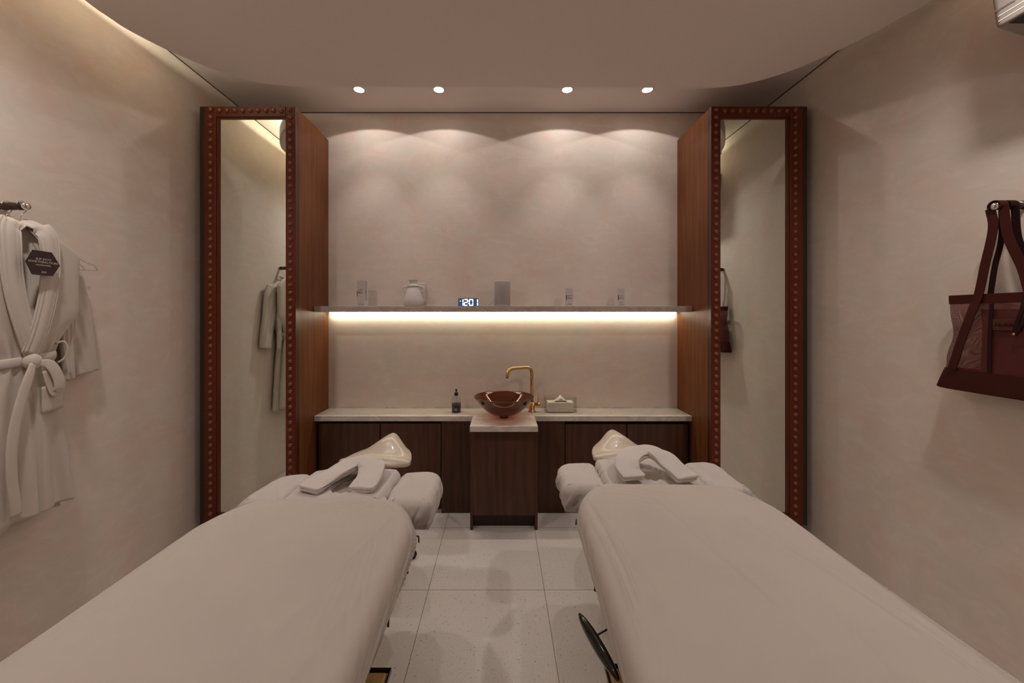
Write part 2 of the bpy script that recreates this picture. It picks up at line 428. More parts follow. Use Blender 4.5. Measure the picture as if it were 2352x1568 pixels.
# ------------------------------------------------------------------ tall cabinets with studded mirror doors
def tall_cabinet(side):
    s = side                                   # -1 left, +1 right
    if s < 0: xi, xo, label = -1.327, -1.905, 'tall walnut cabinet on the left with a studded mahogany mirror door, beside the white robes'
    else: xi, xo, label = 1.361, 1.935, 'tall walnut cabinet on the right with a studded mahogany mirror door, near the burgundy bag'
    yf, z1 = 2.54, CAMZ + 1.36
    t = empty('tall_cabinet', ((xi+xo)/2, yf, 0), label, 'cabinet', 'tall mirror cabinets either side of the niche')
    ox = t.location.x
    def bx(name, mat, x0, x1, y0, y1, z0, z1_, par=t, **k):
        a, b = sorted((x0-ox, x1-ox)); return MB().box(a, b, y0-yf, y1-yf, z0, z1_).build(name, mat, par, **k)
    bx('side_panel', M_WALNUT, xi, xi - s*-.02, yf, YB-.001, .0, z1)
    bx('side_panel', M_DARKEDGE, xo - s*.02, xo, yf, YB-.001, .0, z1)
    bx('top_panel', M_WALNUT, xi+s*.021, xo-s*.021, yf, YB-.001, z1-.02, z1)
    bx('back_panel', M_DARKEDGE, xi+s*.021, xo-s*.021, YB-.012, YB-.002, .0, z1-.021)
    bx('plinth', M_DARKEDGE, xi+s*.021, xo-s*.021, yf+.01, yf+.03, 0, .08)
    dx0 = -1.303 if s < 0 else 1.337
    bx('edge_strip', M_DARKEDGE, dx0+s*.004, xo-s*.004, 2.5145, yf-.0005, .02, z1-.020)
    # door: frame, mirror, knobs
    dx0 = -1.303 if s < 0 else 1.337; dx1 = -1.884 if s < 0 else 1.921
    yd = 2.49; zt = CAMZ + 1.339; zb = .075
    wi, wo, wt = (.063, .074, .067)
    if s > 0: wi = .060; wo = .082
    m = MB()
    def b2(x0, x1, z0, z1_, y0=yd, y1=yd+.024):
        a, b = sorted((x0-ox, x1-ox)); m.box(a, b, y0-yf, y1-yf, z0, z1_)
    b2(dx0, dx0+s*wi, zb, zt); b2(dx1-s*wo, dx1, zb, zt)
    b2(dx0+s*(wi+.0005), dx1-s*(wo+.0005), zt-wt, zt); b2(dx0+s*(wi+.0005), dx1-s*(wo+.0005), zb, zb+wt)
    fr = m.build('door_frame', M_MAHOG, t, bevel=.0025)
    # thin inner bead around the glass
    m = MB(); ia, ib = dx0+s*wi, dx1-s*wo
    for (x0, x1, z0, z1_) in ((ia, ia+s*.004, zb+wt, zt-wt), (ib-s*.014, ib, zb+wt, zt-wt), (ia, ib, zt-wt-.007, zt-wt), (ia, ib, zb+wt, zb+wt+.008)):
        a, b = sorted((x0-ox, x1-ox)); m.box(a, b, yd+.006-yf, yd+.0235-yf, z0, z1_)
    m.build('inner_bead', M_MAHOG, fr, bevel=.0015)
    a, b = sorted((ia-ox, ib-ox))
    MB().box(a, b, yd+.016-yf, yd+.0235-yf, zb+wt, zt-wt).build('mirror_glass', M_MIRROR, fr)['label'] = 'clear mirror glass'
    a, b = sorted((dx1-ox, dx1+s*.030-ox))
    MB().box(a, b, yd+.004-yf, yd+.0235-yf, zb, zt).build('hinge_edge', M_DARKEDGE, fr)
    # turned knobs
    step = .0484; prof = [(.0145, 0), (.0148, -.002), (.0138, -.006), (.0105, -.010), (.005, -.0125), (.0005, -.013)]
    km = MB(); rs = [[(r*math.cos(2*math.pi*k/20), y, r*math.sin(2*math.pi*k/20)) for k in range(20)] for r, y in prof]
    km.rings(rs, True, False, True, True)
    spots = []
    xi_c = dx0+s*(wi*.5+.002); xo_c = dx1-s*(wo-.034)
    n = int((zt-zb-.03)/step)
    for k in range(n): spots.append((xi_c, zt-.022-k*step)); spots.append((xo_c, zt-.022-k*step))
    nx = 9
    for k in range(nx):
        x = dx0+s*(wi + .028 + k*(.443-.05)/(nx-1)); spots.append((x, zt-.028))
    tops = sorted(spots, key=lambda p: -p[1])[:100]; rest = sorted(spots, key=lambda p: -p[1])[100:]
    for k in range(nx): rest.append((dx0+s*(wi+.028+k*(.443-.05)/(nx-1)), zb+.03))
    first = None
    for x, z in tops:
        if first is None:
            o = km.build('knob', M_KNOB, fr); first = o
        else:
            o = first.copy(); col.objects.link(o); o.parent = fr
        o.location = (x-ox, yd-yf+.001, z)
    m = MB()
    for x, z in rest:
        m.rings([[(q[0]+x-ox, q[1]+yd-yf+.001, q[2]+z) for q in r] for r in rs], True, False, True, True)
    o = m.build('lower_knobs', M_KNOB, fr); o['kind'] = 'stuff'
tall_cabinet(-1); tall_cabinet(1)

# ------------------------------------------------------------------ niche: shelf, worktop, base cabinets
ni0, ni1 = -1.305, 1.339                        # clear width between cabinet sides
zs = CAMZ + 25*2.78/F                           # top of shelf
sh = empty('wall_shelf', (0, YB, zs), 'long stone shelf with a light strip beneath, across the niche', 'shelf')
MB().box(-1.325, 1.359, 2.78-YB, -.001, -.040, 0).build('shelf_board', M_SHELF, sh, bevel=.002)
MB().box(-1.305, 1.339, -.030, -.018, -.052, -.0405).build('light_strip', M_STRIP, sh)['label'] = 'lit warm white strip'
o = led_line('shelf_light', (.017, YB-.016, zs-.054), 2.64, .010, SHELF_LED, C_LED, (0, 0, 0)); aim(o, (0, .30, -1), (1, 0, 0))

zt = CAMZ - .7014
ct = empty('stone_worktop', (0, YB, zt), 'pale stone worktop with a projecting basin block, in the niche', 'worktop')
MB().box(-1.325, 1.359, 2.78-YB, -.001, -.038, 0).build('counter_slab', M_STONE, ct, bevel=.003)
MB().box(-.200, .241, 2.525-YB, 2.7795-YB, -.040, 0).build('basin_block', M_STONE, ct, bevel=.006, seg=3)
MB().box(-1.325, 1.359, -.006, -.001, 0.0005, .012).build('upstand', M_STONE, ct)

zu = zt - .040
bc = empty('base_cabinet', (.02, 2.80, 0), 'low dark walnut cabinet run under the pale worktop, behind the beds', 'cabinet')
def bb(name, mat, px0, px1, Y, py0, py1, depth=.018, bev=.001, lab=None):
    a = pt(px0, py0, Y); b = pt(px1, py1, Y)
    o = MB().box(a.x-.02, b.x-.02, Y-2.80, Y-2.80+depth, b.z, a.z).build(name, mat, bc, bevel=bev)
    if lab: o['label'] = lab
    return o
MB().box(-1.32-.02, 1.355-.02, .04, .20, .09, zu-.0002).build('carcass', M_DARKEDGE, bc)
MB().box(-1.32-.02, 1.355-.02, .06, .08, 0, .09).build('plinth', M_DARKEDGE, bc)
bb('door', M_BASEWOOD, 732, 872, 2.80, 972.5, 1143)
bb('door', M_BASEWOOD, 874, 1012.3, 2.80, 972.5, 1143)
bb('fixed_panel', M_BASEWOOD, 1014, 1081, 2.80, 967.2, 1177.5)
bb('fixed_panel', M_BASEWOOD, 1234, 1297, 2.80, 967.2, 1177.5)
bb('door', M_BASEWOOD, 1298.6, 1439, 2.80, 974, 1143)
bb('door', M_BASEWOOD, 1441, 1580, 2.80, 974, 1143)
# pillar under the basin
pl = MB(); x0, x1 = pt(1080, 0, 2.578).x-.02, pt(1235, 0, 2.578).x-.02
pl.box(x0+.018, x1-.018, 2.578-2.80, -.005, .096, zu-.012)
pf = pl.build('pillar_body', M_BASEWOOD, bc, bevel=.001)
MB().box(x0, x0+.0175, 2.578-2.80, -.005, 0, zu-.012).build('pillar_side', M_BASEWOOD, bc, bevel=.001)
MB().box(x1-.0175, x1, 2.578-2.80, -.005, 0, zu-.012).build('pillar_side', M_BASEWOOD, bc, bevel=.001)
MB().box(x0+.018, x1-.018, 2.63-2.80, 2.65-2.80, 0, .0955).build('toe_panel', M_DARKEDGE, bc)
MB().box(x0+.01, x1-.01, 2.60-2.80, -.01, zu-.0118, zu-.0004).build('shadow_gap', M_DARKEDGE, bc)
# ------------------------------------------------------------------ soft goods helpers
def resample(P, n):
    P = np.array(P, float); Q = np.vstack([P, P[:1]]); d = np.r_[0, np.cumsum(np.linalg.norm(np.diff(Q, axis=0), axis=1))]
    s = np.linspace(0, d[-1], n, endpoint=False)
    return np.stack([np.interp(s, d, Q[:, 0]), np.interp(s, d, Q[:, 1])], 1), d[-1]
def round_poly(pts, rads, n=10):
    """polygon (ccw) with rounded corners"""
    out = []; k = len(pts)
    for i in range(k):
        a, b, c = (np.array(pts[(i+j) % k], float) for j in (-1, 0, 1))
        r = rads[i] if hasattr(rads, '__len__') else rads
        d1 = (a-b)/np.linalg.norm(a-b); d2 = (c-b)/np.linalg.norm(c-b)
        for q in range(n+1):
            t = q/n; p = b + d1*r*(1-t)**2 + d2*r*t*t; out.append(tuple(p))
    return out
def vnoise(x, seed=0):
    """smooth periodic-free 1-D value noise"""
    g = np.random.default_rng(seed).uniform(-1, 1, 4096); i = np.floor(x).astype(int); f = x - i
    f = f*f*(3-2*f); return g[i % 4096]*(1-f) + g[(i+1) % 4096]*f
def cloth_slab(outline, zt, zb, r, n=520, side=18, top=34, fold=.004, wl=.05, slant=.0, hem_in=0.0, seed=1, zfun=None, belly=.004, foldfun=None, topfold=0.0):
    P, L = resample(outline, n)
    t = np.roll(P, -2, 0) - np.roll(P, 2, 0); t /= np.linalg.norm(t, axis=1)[:, None]
    nout = np.stack([t[:, 1], -t[:, 0]], 1)
    s = np.arange(n)/n*L; cen = P.mean(0)
    rings = []
    def folds(tt):   # tt 0 at top edge .. 1 at hem
        x = (s + slant*tt)/wl
        a = vnoise(x, seed) + .5*vnoise(x*2.1+7, seed+1)
        a = np.sign(a)*np.abs(a)**.8
        # keep periodic at the seam
        w = np.clip(np.minimum(s, L-s)/.05, 0, 1)
        k = foldfun(P, tt) if foldfun else 1.0
        return a*w*fold*k
    for k in range(side+1):
        u = k/side; z = zb + (zt-r-zb)*u; tt = 1-u
        off = -hem_in*tt**2 + belly*math.sin(math.pi*u)
        d = off + folds(tt)*(.30*(1-tt)+1.9*tt*(1-tt)) - .003*tt
        zz = np.full(n, z)
        if k == 0: zz += .003*vnoise(s/.04, seed+5)
        rings.append((P + nout*np.atleast_1d(d)[:, None], zz))
    for k in range(1, 11):
        a = k/10*math.pi/2
        d = -r*(1-math.cos(a)) + folds(-k/10*.5)*.25*(1-k/10*.7)
        rings.append((P + nout*d[:, None], np.full(n, zt-r+r*math.sin(a))))
    base = P - nout*r
    for k in range(1, top+1):
        u = k/top; u = u**1.0
        q = base*(1-u) + cen*u
        if k == top: q = base*.002 + cen*.998
        rings.append((q, np.full(n, zt)))
        if fold: 
            din = np.linalg.norm(base - q, axis=1) + r
            rings[-1] = (rings[-1][0], zt + np.array([0.0]) + topfold*folds(-din/.10)*(np.exp(-(din-r)/.10)*np.clip((din-r)/.012, 0, 1)))
    out = []
    for q, z in rings:
        x, y = q[:, 0], q[:, 1]
        if zfun is not None: z = z + zfun(x, y)*np.clip((z-zb)/(zt-zb), 0, 1)
        out.append([(a, b, c) for a, b, c in zip(x, y, z)])
    return out
def crease(x, y, a, b, w, amp):
    a = np.array(a); b = np.array(b); d = b-a; L = np.linalg.norm(d); d = d/L
    px, py = x-a[0], y-a[1]; u = px*d[0]+py*d[1]; v = -px*d[1]+py*d[0] + .012*np.sin(u*5)
    e = np.clip(np.minimum(u, L-u)/(.25*L), 0, 1); return amp*np.exp(-(v/w)**2)*e

# ------------------------------------------------------------------ treatment beds
def bed(side, ox, oy, rz, where):
    hw = .385
    rot = Matrix.Translation((ox, oy, 0)) @ Matrix.Rotation(rz, 4, 'Z')
    t = empty('treatment_bed', (ox, oy, 0), 'padded treatment bed on an oak pedestal, %s' % where[0], 'bed', 'pair of treatment beds', rz)
    zt, zb = .672, .572
    def mattress_outline(g=0, cut=0):
        pts = [(-hw-g, -1.66-g), (hw+g, -1.66-g), (hw+g, -.17+cut), (hw-.10+g, g+cut*.2), (-hw+.10-g, g+cut*.2), (-hw-g, -.17+cut)]
        return round_poly(pts, [.05, .05, .09, .08, .08, .09])
    # padded parts
    P = mattress_outline(-.006)
    MB().rings(cloth_slab(P, zt-.004, .558, .03, n=120, side=4, top=8, fold=0), True, True, True, True).build('mattress', M_PUVINYL, t)
    pads = [(-.388 if side < 0 else -.415, -.217), (-.213, .203 if side < 0 else .232), (.207 if side < 0 else .236, .405 if side < 0 else .415)]
    zp = [.648, .662, .652]; dy = [(.02, .345), (.02, .365), (.02, .36)]
    def pad_outline(k, g):
        x0, x1 = pads[k]; y0, y1 = dy[k]
        rb = [.03, .03, .03, .03]
        if k == 0: rb = [.03, .02, .05, .11]
        if k == 2: rb = [.02, .03, .11, .05]
        if k == 1: rb = [.02, .02, .06, .06]
        return round_poly([(x0-g, y0-g), (x1+g, y0-g), (x1+g, y1+g), (x0-g, y1+g)], rb)
    for k, nm in enumerate(('arm_pad', 'head_pad', 'arm_pad')):
        MB().rings(cloth_slab(pad_outline(k, -.008), zp[k]-.016, .555, .03, n=100, side=4, top=6, fold=0), True, True, True, True).build(nm, M_PUVINYL, t)
    # under frame, pedestal
    MB().box(-hw+.06, hw-.06, -1.55, -.10, .50, .557).build('under_frame', M_BLACK, t, bevel=.004)
    MB().box(-.30, .30, -.10, .30, .52, .554).build('head_frame', M_BLACK, t, bevel=.004)
    MB().box(-.20, .20, -1.15, -.70, .3505, .499).build('lift_column', M_STEEL, t, bevel=.01)
    yb1 = 1.165 - oy
    MB().box(-.352, .356, -1.50, yb1, 0.0, .350).build('pedestal', M_OAK, t, bevel=.012, seg=3)
    MB().box(-.357, .361, yb1+.0005, yb1+.005, .340, .354).build('edge_strip', M_BLACKGLOSS, t)
    MB().box(.3565, .361, -1.50, yb1, .340, .354).build('edge_strip', M_BLACKGLOSS, t)
    MB().box(-.357, -.3525, -1.50, yb1, .340, .354).build('edge_strip', M_BLACKGLOSS, t)
    # small black latches showing under the hem
    sgn = 1 if side < 0 else -1
    ys = [1.49-oy, 1.31-oy, 1.085-oy] if side < 0 else [1.60-oy, 1.21-oy]
    for y in ys:
        m = MB(); x = sgn*(hw-.012)
        m.tube(arc_path([(x-sgn*.05, y+.02, .560), (x-sgn*.002, y+.02, .556), (x+sgn*.004, y-.006, .548)], .006), .0032, 8)
        m.tube([(x-sgn*.045, y-.03, .556), (x-sgn*.004, y-.034, .547)], .0042, 8)
        m.build('latch', M_BLACK, t)
    if side > 0:
        # black side lever under the hem
        inv = rot.inverted()
        a = inv @ Vector((.238, 1.185, .500)); b = inv @ Vector((.292, .975, .500))
        pts = [a.lerp(b, k/14) for k in range(15)]
        rad = [.0185*math.sqrt(max(.02, 1-((k/14-.5)/.52)**2))+.001 for k in range(15)]
        m = MB(); m.tube(pts, rad, 16, sx=.75)
        lv = m.build('side_lever', M_BLACKGLOSS, t)
        c = inv @ Vector((.262, 1.10, .503)); d = inv @ Vector((.335, 1.125, .520))
        MB().tube([c, d], .0025, 8).build('lever_rod', M_BLACK, lv)

    # fitted sheet over the mattress
    def zf(x, y):
        z = .010*np.exp(-((np.abs(x))/.34)**4)*np.clip((y+1.6)/.3, 0, 1) + .0016*np.sin(x*9+y*3)*np.sin(y*4+1)
        if side < 0:
            cs = [((.20, -.55), (.31, -.05), .010, .0022), ((.16, -.75), (.28, -.25), .014, .0020), ((.10, -.30), (.16, -.95), .012, .0012), ((.25, -.9), (.33, -.45), .012, .0022), ((-.30, -.7), (-.34, -.25), .016, .0012)]
        else:
            cs = [((.30, -.85), (.13, -.16), .007, .0030), ((.335, -.90), (.165, -.18), .007, .0030), ((.0, -.55), (-.10, -.12), .010, .0026), ((.04, -.85), (-.06, -.36), .010, .0026), ((-.31, -.8), (-.335, -.12), .006, .0045), ((-.27, -.9), (-.30, -.35), .012, .0030), ((-.345, -.9), (-.355, -.2), .005, .0045), ((.31, -1.0), (.24, -.50), .008, .0032), ((-.1, -.33), (.22, -.30), .006, .0010), ((.1, -1.0), (.16, -.62), .01, .0018), ((.345,-.75),(.30,-.2),.010,.0025)]
        for a, b, w, amp in cs: z = z + crease(x, y, a, b, w, amp*1.5)
        return z
    def ff(P, tt):
        near = np.clip((P[:, 1]+1.0)/.9, .25, 1)
        s_ = np.where(P[:, 0] > 0, 1.0, .45) if side < 0 else np.where(P[:, 0] < 0, .55, .35)
        return near*s_
    rg = cloth_slab(mattress_outline(.002), .680, .586, .046, fold=.018, wl=.036, slant=.34 if side < 0 else -.30, topfold=.26, seed=3 if side < 0 else 9, zfun=zf, foldfun=ff, n=980, top=84)
    o = MB().rings(rg, True, False, True, True).build('bed_sheet', M_SHEET)
    o.matrix_world = rot
    tag(o, 'white fitted sheet stretched over the %s treatment bed' % ('left' if side < 0 else 'right'), 'sheet', 'fitted sheets on the beds')
    # cover over the head end: three padded lobes in one cloth
    m = MB()
    hole = (.02, .17) if side < 0 else (0, .16)
    for k in range(3):
        def zf2(x, y, k=k):
            z = .006*np.sin(x*14+k)*np.sin(y*17+k)
            if k == 1:
                rr = np.sqrt(((x-hole[0])/.060)**2 + ((y-hole[1])/.085)**2)
                z = z - .055*np.clip(1.25-rr, 0, 1)**.6*(rr < 1.25) + .004*np.exp(-((rr-1.3)/.15)**2)*(1+.7*np.sin(np.arctan2(y-hole[1], x-hole[0])*17))
                z = z + .003*np.sin((x)*150)*np.clip((np.abs(x)-.13)/.08, 0, 1)
            return z
        rg = cloth_slab(pad_outline(k, .003), zp[k], .545 if k == 1 else .532, .040 if k != 1 else .034, n=360, side=14, top=26, fold=.016, wl=.026, slant=.05, hem_in=.012, seed=20+k+(5 if side > 0 else 0), zfun=zf2)
        m.rings(rg, True, False, True, True)
    # cloth bridge between head end and mattress
    xs = np.linspace(pads[1][0]-.01, pads[1][1]+.01, 60)
    ys2 = np.linspace(-.07, .07, 12)
    g = [[(x, y, .652 + .018*math.exp(-((y+.02)/.06)**2) - .02*(abs(x)/.24)**6) for x in xs] for y in ys2]
    v = [p for r_ in g for p in r_]; nx = len(xs)
    m.add(v, [(i*nx+j, i*nx+j+1, (i+1)*nx+j+1, (i+1)*nx+j) for i in range(len(ys2)-1) for j in range(nx-1)], True)
    o = m.build('headrest_cover', M_SHEET2); o.matrix_world = rot
    tag(o, 'white gathered cotton cover over the head end and arm pads of the %s bed' % ('left' if side < 0 else 'right'), 'bed cover', 'covers on the bed head ends')

    # rolled U-shaped towel
    if side < 0: pth = [(-.118,.075,.672), (-.095,.13,.678), (-.055,.20,.692), (-.005,.262,.706), (.045,.282,.709), (.092,.245,.703), (.108,.18,.686), (.104,.12,.675), (.098,.078,.670)]
    else: pth = [(-.105,.022,.686), (-.118,.08,.700), (-.098,.14,.722), (-.045,.185,.738), (.02,.192,.744), (.062,.15,.738), (.088,.10,.716), (.108,.055,.698), (.122,.012,.688)]
    pp = smooth_path(pth, 7); m = MB()
    for lay, (dz, wd, th) in enumerate(((0, .052, .0075), (.0135, .055, .0080))):
        rs = []
        for i, p in enumerate(pp):
            a = Vector(pp[max(i-1, 0)]); b = Vector(pp[min(i+1, len(pp)-1)]); tg = (b-a).normalized()
            sd = tg.cross(Vector((0, 0, 1))).normalized(); up = sd.cross(tg)
            w = wd*(1 + .10*math.exp(-((i/len(pp)-.5)/.16)**2)); ring = []
            for q in range(28):
                an = 2*math.pi*q/28; cx = math.copysign(abs(math.cos(an))**.35, math.cos(an)); sy = math.copysign(abs(math.sin(an))**.6, math.sin(an))
                wv = .0028*math.sin(i*.35+q*.4+lay*2) + .003*math.exp(-((cx)/.5)**2)*(1 if sy > 0 else 0)*math.sin(i*.25)
                mid = math.exp(-((i/len(pp)-.5)/.10)**2)*.006*math.sin(cx*9)*(1 if sy > 0 else 0)
                ring.append(Vector(p) + sd*(cx*w + .003*lay*math.sin(i*.2)) + up*(sy*th + dz + wv + mid))
            rs.append(ring)
        # soften the cut ends
        for e, sgn_ in ((0, -1), (-1, 1)):
            c = sum(rs[e], Vector())/28; d = (Vector(pp[0])-Vector(pp[1])).normalized() if e == 0 else (Vector(pp[-1])-Vector(pp[-2])).normalized()
            cap = [c + (v-c)*.82 + d*.004 for v in rs[e]]
            if e == 0: rs.insert(0, cap)
            else: rs.append(cap)
        m.rings(rs, True, True, True, True)
    o = m.build('towel', M_TOWEL); o.matrix_world = rot
    tag(o, 'folded white towel laid in a horseshoe on the head end of the %s bed' % ('left' if side < 0 else 'right'), 'towel', 'horseshoe towels on the beds')
bed(-1, -.687, 1.565, 0, ('on the left, nearest the white robes',))
bed(1, .690, 1.700, R(-2.3), ('on the right, nearest the burgundy bag',))

# ------------------------------------------------------------------ saddle stools behind the beds
def stool(x, y, rz, where, skew=0.0, dz=0.0):
    t = empty('saddle_stool', (x, y, 0), 'cream saddle stool %s' % where, 'stool', 'cream stools between beds and cabinets', rz)
    NU, NV = 96, 48; rs = []
    D = .32
    for k in range(NV):
        u = .5-.5*math.cos(math.pi*k/(NV-1)); y_ = u*D
        hw = .196*max(.02, (1-max(0, u-.12)**3/.6815))**.5*(1-.30*u)*math.sqrt(max(.30, 1-(max(0, .14-u)/.14)**2.5*.7)) + .003
        edge = math.sqrt(max(.0, 1-abs(2*u-1)**6)); ring = []
        s1 = 1/(1+math.exp(-(u-.36)*11))
        for q in range(NU):
            a = 2*math.pi*q/NU; cx = math.copysign(abs(math.cos(a))**.75, math.cos(a)); sy = math.sin(a)
            xx = cx*hw; z0 = .632+dz
            if sy > 0:
                sx_ = skew*s1; v = (xx-sx_)/((hw-sx_-.008) if xx > sx_ else (hw+sx_)); v = min(1, abs(v))
                pw = 1.0 if (xx > sx_ and skew > .01) else (2.2 if skew > .01 else 1.45)
                pk = .076*s1*max(0, math.cos(math.pi/2*v))**pw*(1-.25*max(0, u-.85)/.15)
                lip = .016*math.exp(-((u-.10)/.09)**2)
                zz = z0 + (.018*edge + pk + lip)*abs(sy)**.55
            else: zz = z0 - .020*edge*abs(sy)**.6
            ring.append((xx, y_-D/2, zz))
        rs.append(ring)
    MB().rings(rs, True, True, True, True).build('seat', M_VINYL, t)
    MB().lathe([(.09,.590+dz),(.10,.597+dz),(.10,.605+dz),(.03,.608+dz)], n=32).build('seat_plate', M_BLACK, t)
    MB().lathe([(.025,.10),(.025,.36),(.014,.365),(.014,.589+dz)], n=24).build('gas_column', M_CHROME, t)
    for k in range(5):
        a = 2*math.pi*k/5 + (math.pi if x < 0 else 0); c, s = math.cos(a), math.sin(a)
        MB().tube([(c*.02, s*.02, .105), (c*.11, s*.11, .095), (c*.165, s*.165, .072)], [.016, .013, .010], 10).build('foot', M_CHROME, t)
        m = MB(); m.tube([(c*.165-s*.010, s*.165+c*.010, .028), (c*.165+s*.010, s*.165-c*.010, .028)], .028, 20)
        m.tube([(c*.165, s*.165, .05), (c*.165, s*.165, .075)], .006, 8); m.build('caster', M_BLACK, t)
stool(-.655, 2.18, R(-4), 'behind the left bed, peak leaning right', .022)
stool(.700, 2.32, R(4), 'behind the right bed, half hidden by the towel', .0, -.022)
# ------------------------------------------------------------------ basin, tap and things on the worktop
ZT = CAMZ - .7014
bx_, by_ = pt(1157.5, 0, 2.744).x, 2.744
t = empty('vessel_basin', (bx_, by_, ZT), 'amber brown glass bowl basin on the projecting stone block', 'basin')
Rr = .206; prof = []
hgt = .143
def rz_(u): return .030 + (Rr-.030)*u, .014 + (hgt-.014)*(u**2.15)*.93 + .009*u
outer = [rz_(k/26) for k in range(27)]
inner = [(max(r-.007, .001), z+.007) for r, z in outer[:-1]] + [(Rr-.006, hgt+.001)]
pr = outer + [(Rr+.003, hgt+.001), (Rr+.003, hgt+.006), (Rr-.004, hgt+.007)] + list(reversed(inner)) + [(.0005, .024)]
MB().lathe([(.0005, .014)] + pr, n=96, cap0=False, cap1=False).build('bowl', M_AMBER, t)
MB().lathe([(.030, .0), (.031, .004), (.029, .016), (.018, .018)], n=40).build('drain_foot', M_BLACKGLOSS, t)
MB().lathe([(.0005, .0225), (.022, .023), (.022, .026), (.0005, .028)], n=30, cap0=False, cap1=False).build('drain_cap', M_BLACKGLOSS, t)

fy = 2.909; fx = pt(1221.5, 0, fy).x
t = empty('basin_tap', (fx, fy, ZT), 'tall brushed brass tap with a square-bent spout behind the basin', 'tap')
MB().lathe([(.027,0),(.027,.006),(.022,.008),(.0215,.070),(.0125,.071)], n=40).build('tap_body', M_BRASS, t)
ztop = CAMZ - 112*fy/F - ZT - .008
tip = pt(1165, 868, 2.80)
d = Vector((tip.x-fx, tip.y-fy, 0))
MB().tube(arc_path([(0,0,.068), (0,0,ztop), (d.x, d.y, ztop), (d.x, d.y, tip.z-ZT)], .055, 12), .0118, 24).build('spout', M_BRASS, t)
MB().tube([(.0, 0, .055), (.035, -.004, .055), (.036, -.004, .055), (.064, -.008, .055)], [.0125, .0125, .0165, .0165], 28).build('mixer_valve', M_BRASS, t)
MB().tube([(.047, -.006, .068), (.047, -.006, .135)], .0032, 12).build('lever', M_BRASS, t)

p = pt(1048, 946, 2.896)
t = empty('soap_bottle', (p.x, 2.896, ZT), 'clear pump bottle half full of black soap, left of the basin', 'bottle')
MB().lathe([(.034,0),(.035,.003),(.035,.098),(.031,.112),(.013,.122),(.012,.130)], n=40, cap1=False).build('bottle_glass', M_CLEARGL, t)
MB().lathe([(.0335,.006),(.0335,.066),(.0005,.066)], n=36, cap1=False).build('soap', M_LIQ, t)['label'] = 'black liquid soap'
MB().lathe([(.0145,.123),(.0145,.145),(.006,.147),(.005,.158),(.007,.160),(.008,.166),(.004,.171)], n=28).build('pump', M_BLACK, t)
MB().tube([(0,0,.123),(0,0,.012)], .002, 8).build('dip_tube', M_CLEARGL, t)
m = MB()
for k, (w, z) in enumerate(((.018,.030),(.026,.024),(.022,.018))):
    n_ = 8; v = []
    for j in range(n_+1):
        a = (j/n_-.5)*w/.036; v += [(.0352*math.sin(a), -.0352*math.cos(a), z), (.0352*math.sin(a), -.0352*math.cos(a), z+.0026)]
    m.add(v, [(2*j, 2*j+2, 2*j+3, 2*j+1) for j in range(n_)])
m.build('label_print', M_TAGINK, t)

a = pt(1253, 947, 2.87); b = pt(1325, 913, 2.87)
t = empty('tissue_box', ((a.x+b.x)/2, 2.925, ZT), 'clear acrylic box holding white paper tissues, right of the tap', 'tissue box')
w = (b.x-a.x)/2; h = b.z-a.z
m = MB(); th = .003
m.box(-w, w, -.055, -.055+th, .0, h); m.box(-w, w, .055-th, .055, .0, h)
m.box(-w, -w+th, -.055+th, .055-th, .0, h); m.box(w-th, w, -.055+th, .055-th, .0, h); m.box(-w+th, w-th, -.055+th, .055-th, 0, th)
m.build('acrylic_box', M_ACRYL, t)
ts = empty('tissue_stack', ((a.x+b.x)/2, 2.925, ZT+.0035), 'stack of white paper tissues inside the clear acrylic box', 'tissues')
m = MB(); rr = random.Random(3)
for k in range(9):
    e = rr.uniform(-.003, .003); z0 = k*.0078
    m.box(-.094+e, .094+e, -.046, .046, z0+.0006, z0+.0072)
m.build('folded_tissues', M_TISSUE, ts, bevel=.002)
g = []; nn = 14
for i in range(nn):
    row = []
    for j in range(nn):
        u, v_ = i/(nn-1)*2-1, j/(nn-1)*2-1
        z = .071 + .050*max(0, 1-abs(u)*1.15)**.95*(1-.5*abs(v_)) + .002*math.sin(u*9+v_*5)
        row.append((u*.056, v_*.030 + .006*math.sin(u*4), z))
    g.append(row)
MB().add([q for r_ in g for q in r_], [(i*nn+j, (i+1)*nn+j, (i+1)*nn+j+1, i*nn+j+1) for i in range(nn-1) for j in range(nn-1)], True).build('pulled_tissue', M_TISSUE, ts)

# ------------------------------------------------------------------ things on the shelf
ZS = CAMZ + 25*2.78/F
def carton(px0, px1, py0, Y, dep, label, accent, rz=0, lines=(), nm='cosmetic_carton', grp='small white cartons on the shelf'):
    a = pt(px0, py0, Y); b = pt(px1, py0, Y); h = a.z - ZS; w = (b.x-a.x)
    t = empty(nm, ((a.x+b.x)/2, Y, ZS), label, 'carton', grp, rz)
    MB().box(-w/2, w/2, 0, dep, 0, h).build('carton_body', M_CARTON, t, bevel=.0006)
    for (u0, u1, v, th) in lines: MB().box(-w/2+u0*w, -w/2+u1*w, -.0006, -.0001, h*v, h*v+th).build('printed_line', M_INK, t)
    if accent:
        # rounded colour mark that wraps round the left edge
        m = MB(); rs = []
        pts_ = [(-w/2-.0006, .012*math.sin(q), h*.5+.022*math.cos(q)) for q in np.linspace(0, math.pi, 13)]
        pts2 = [(-w/2-.0006+.005*math.sin(q), -.0007, h*.5+.022*math.cos(q)) for q in np.linspace(0, math.pi, 13)]
        m.add(pts_, [tuple(range(13))]); m.add(pts2, [tuple(reversed(range(13)))])
        m.build('colour_mark', accent, t)
    return t, w, h
M_REDINK = plain('red_brown_ink', (.20, .045, .03), .5); M_DKINK = plain('dark_brown_ink', (.05, .035, .03), .5)
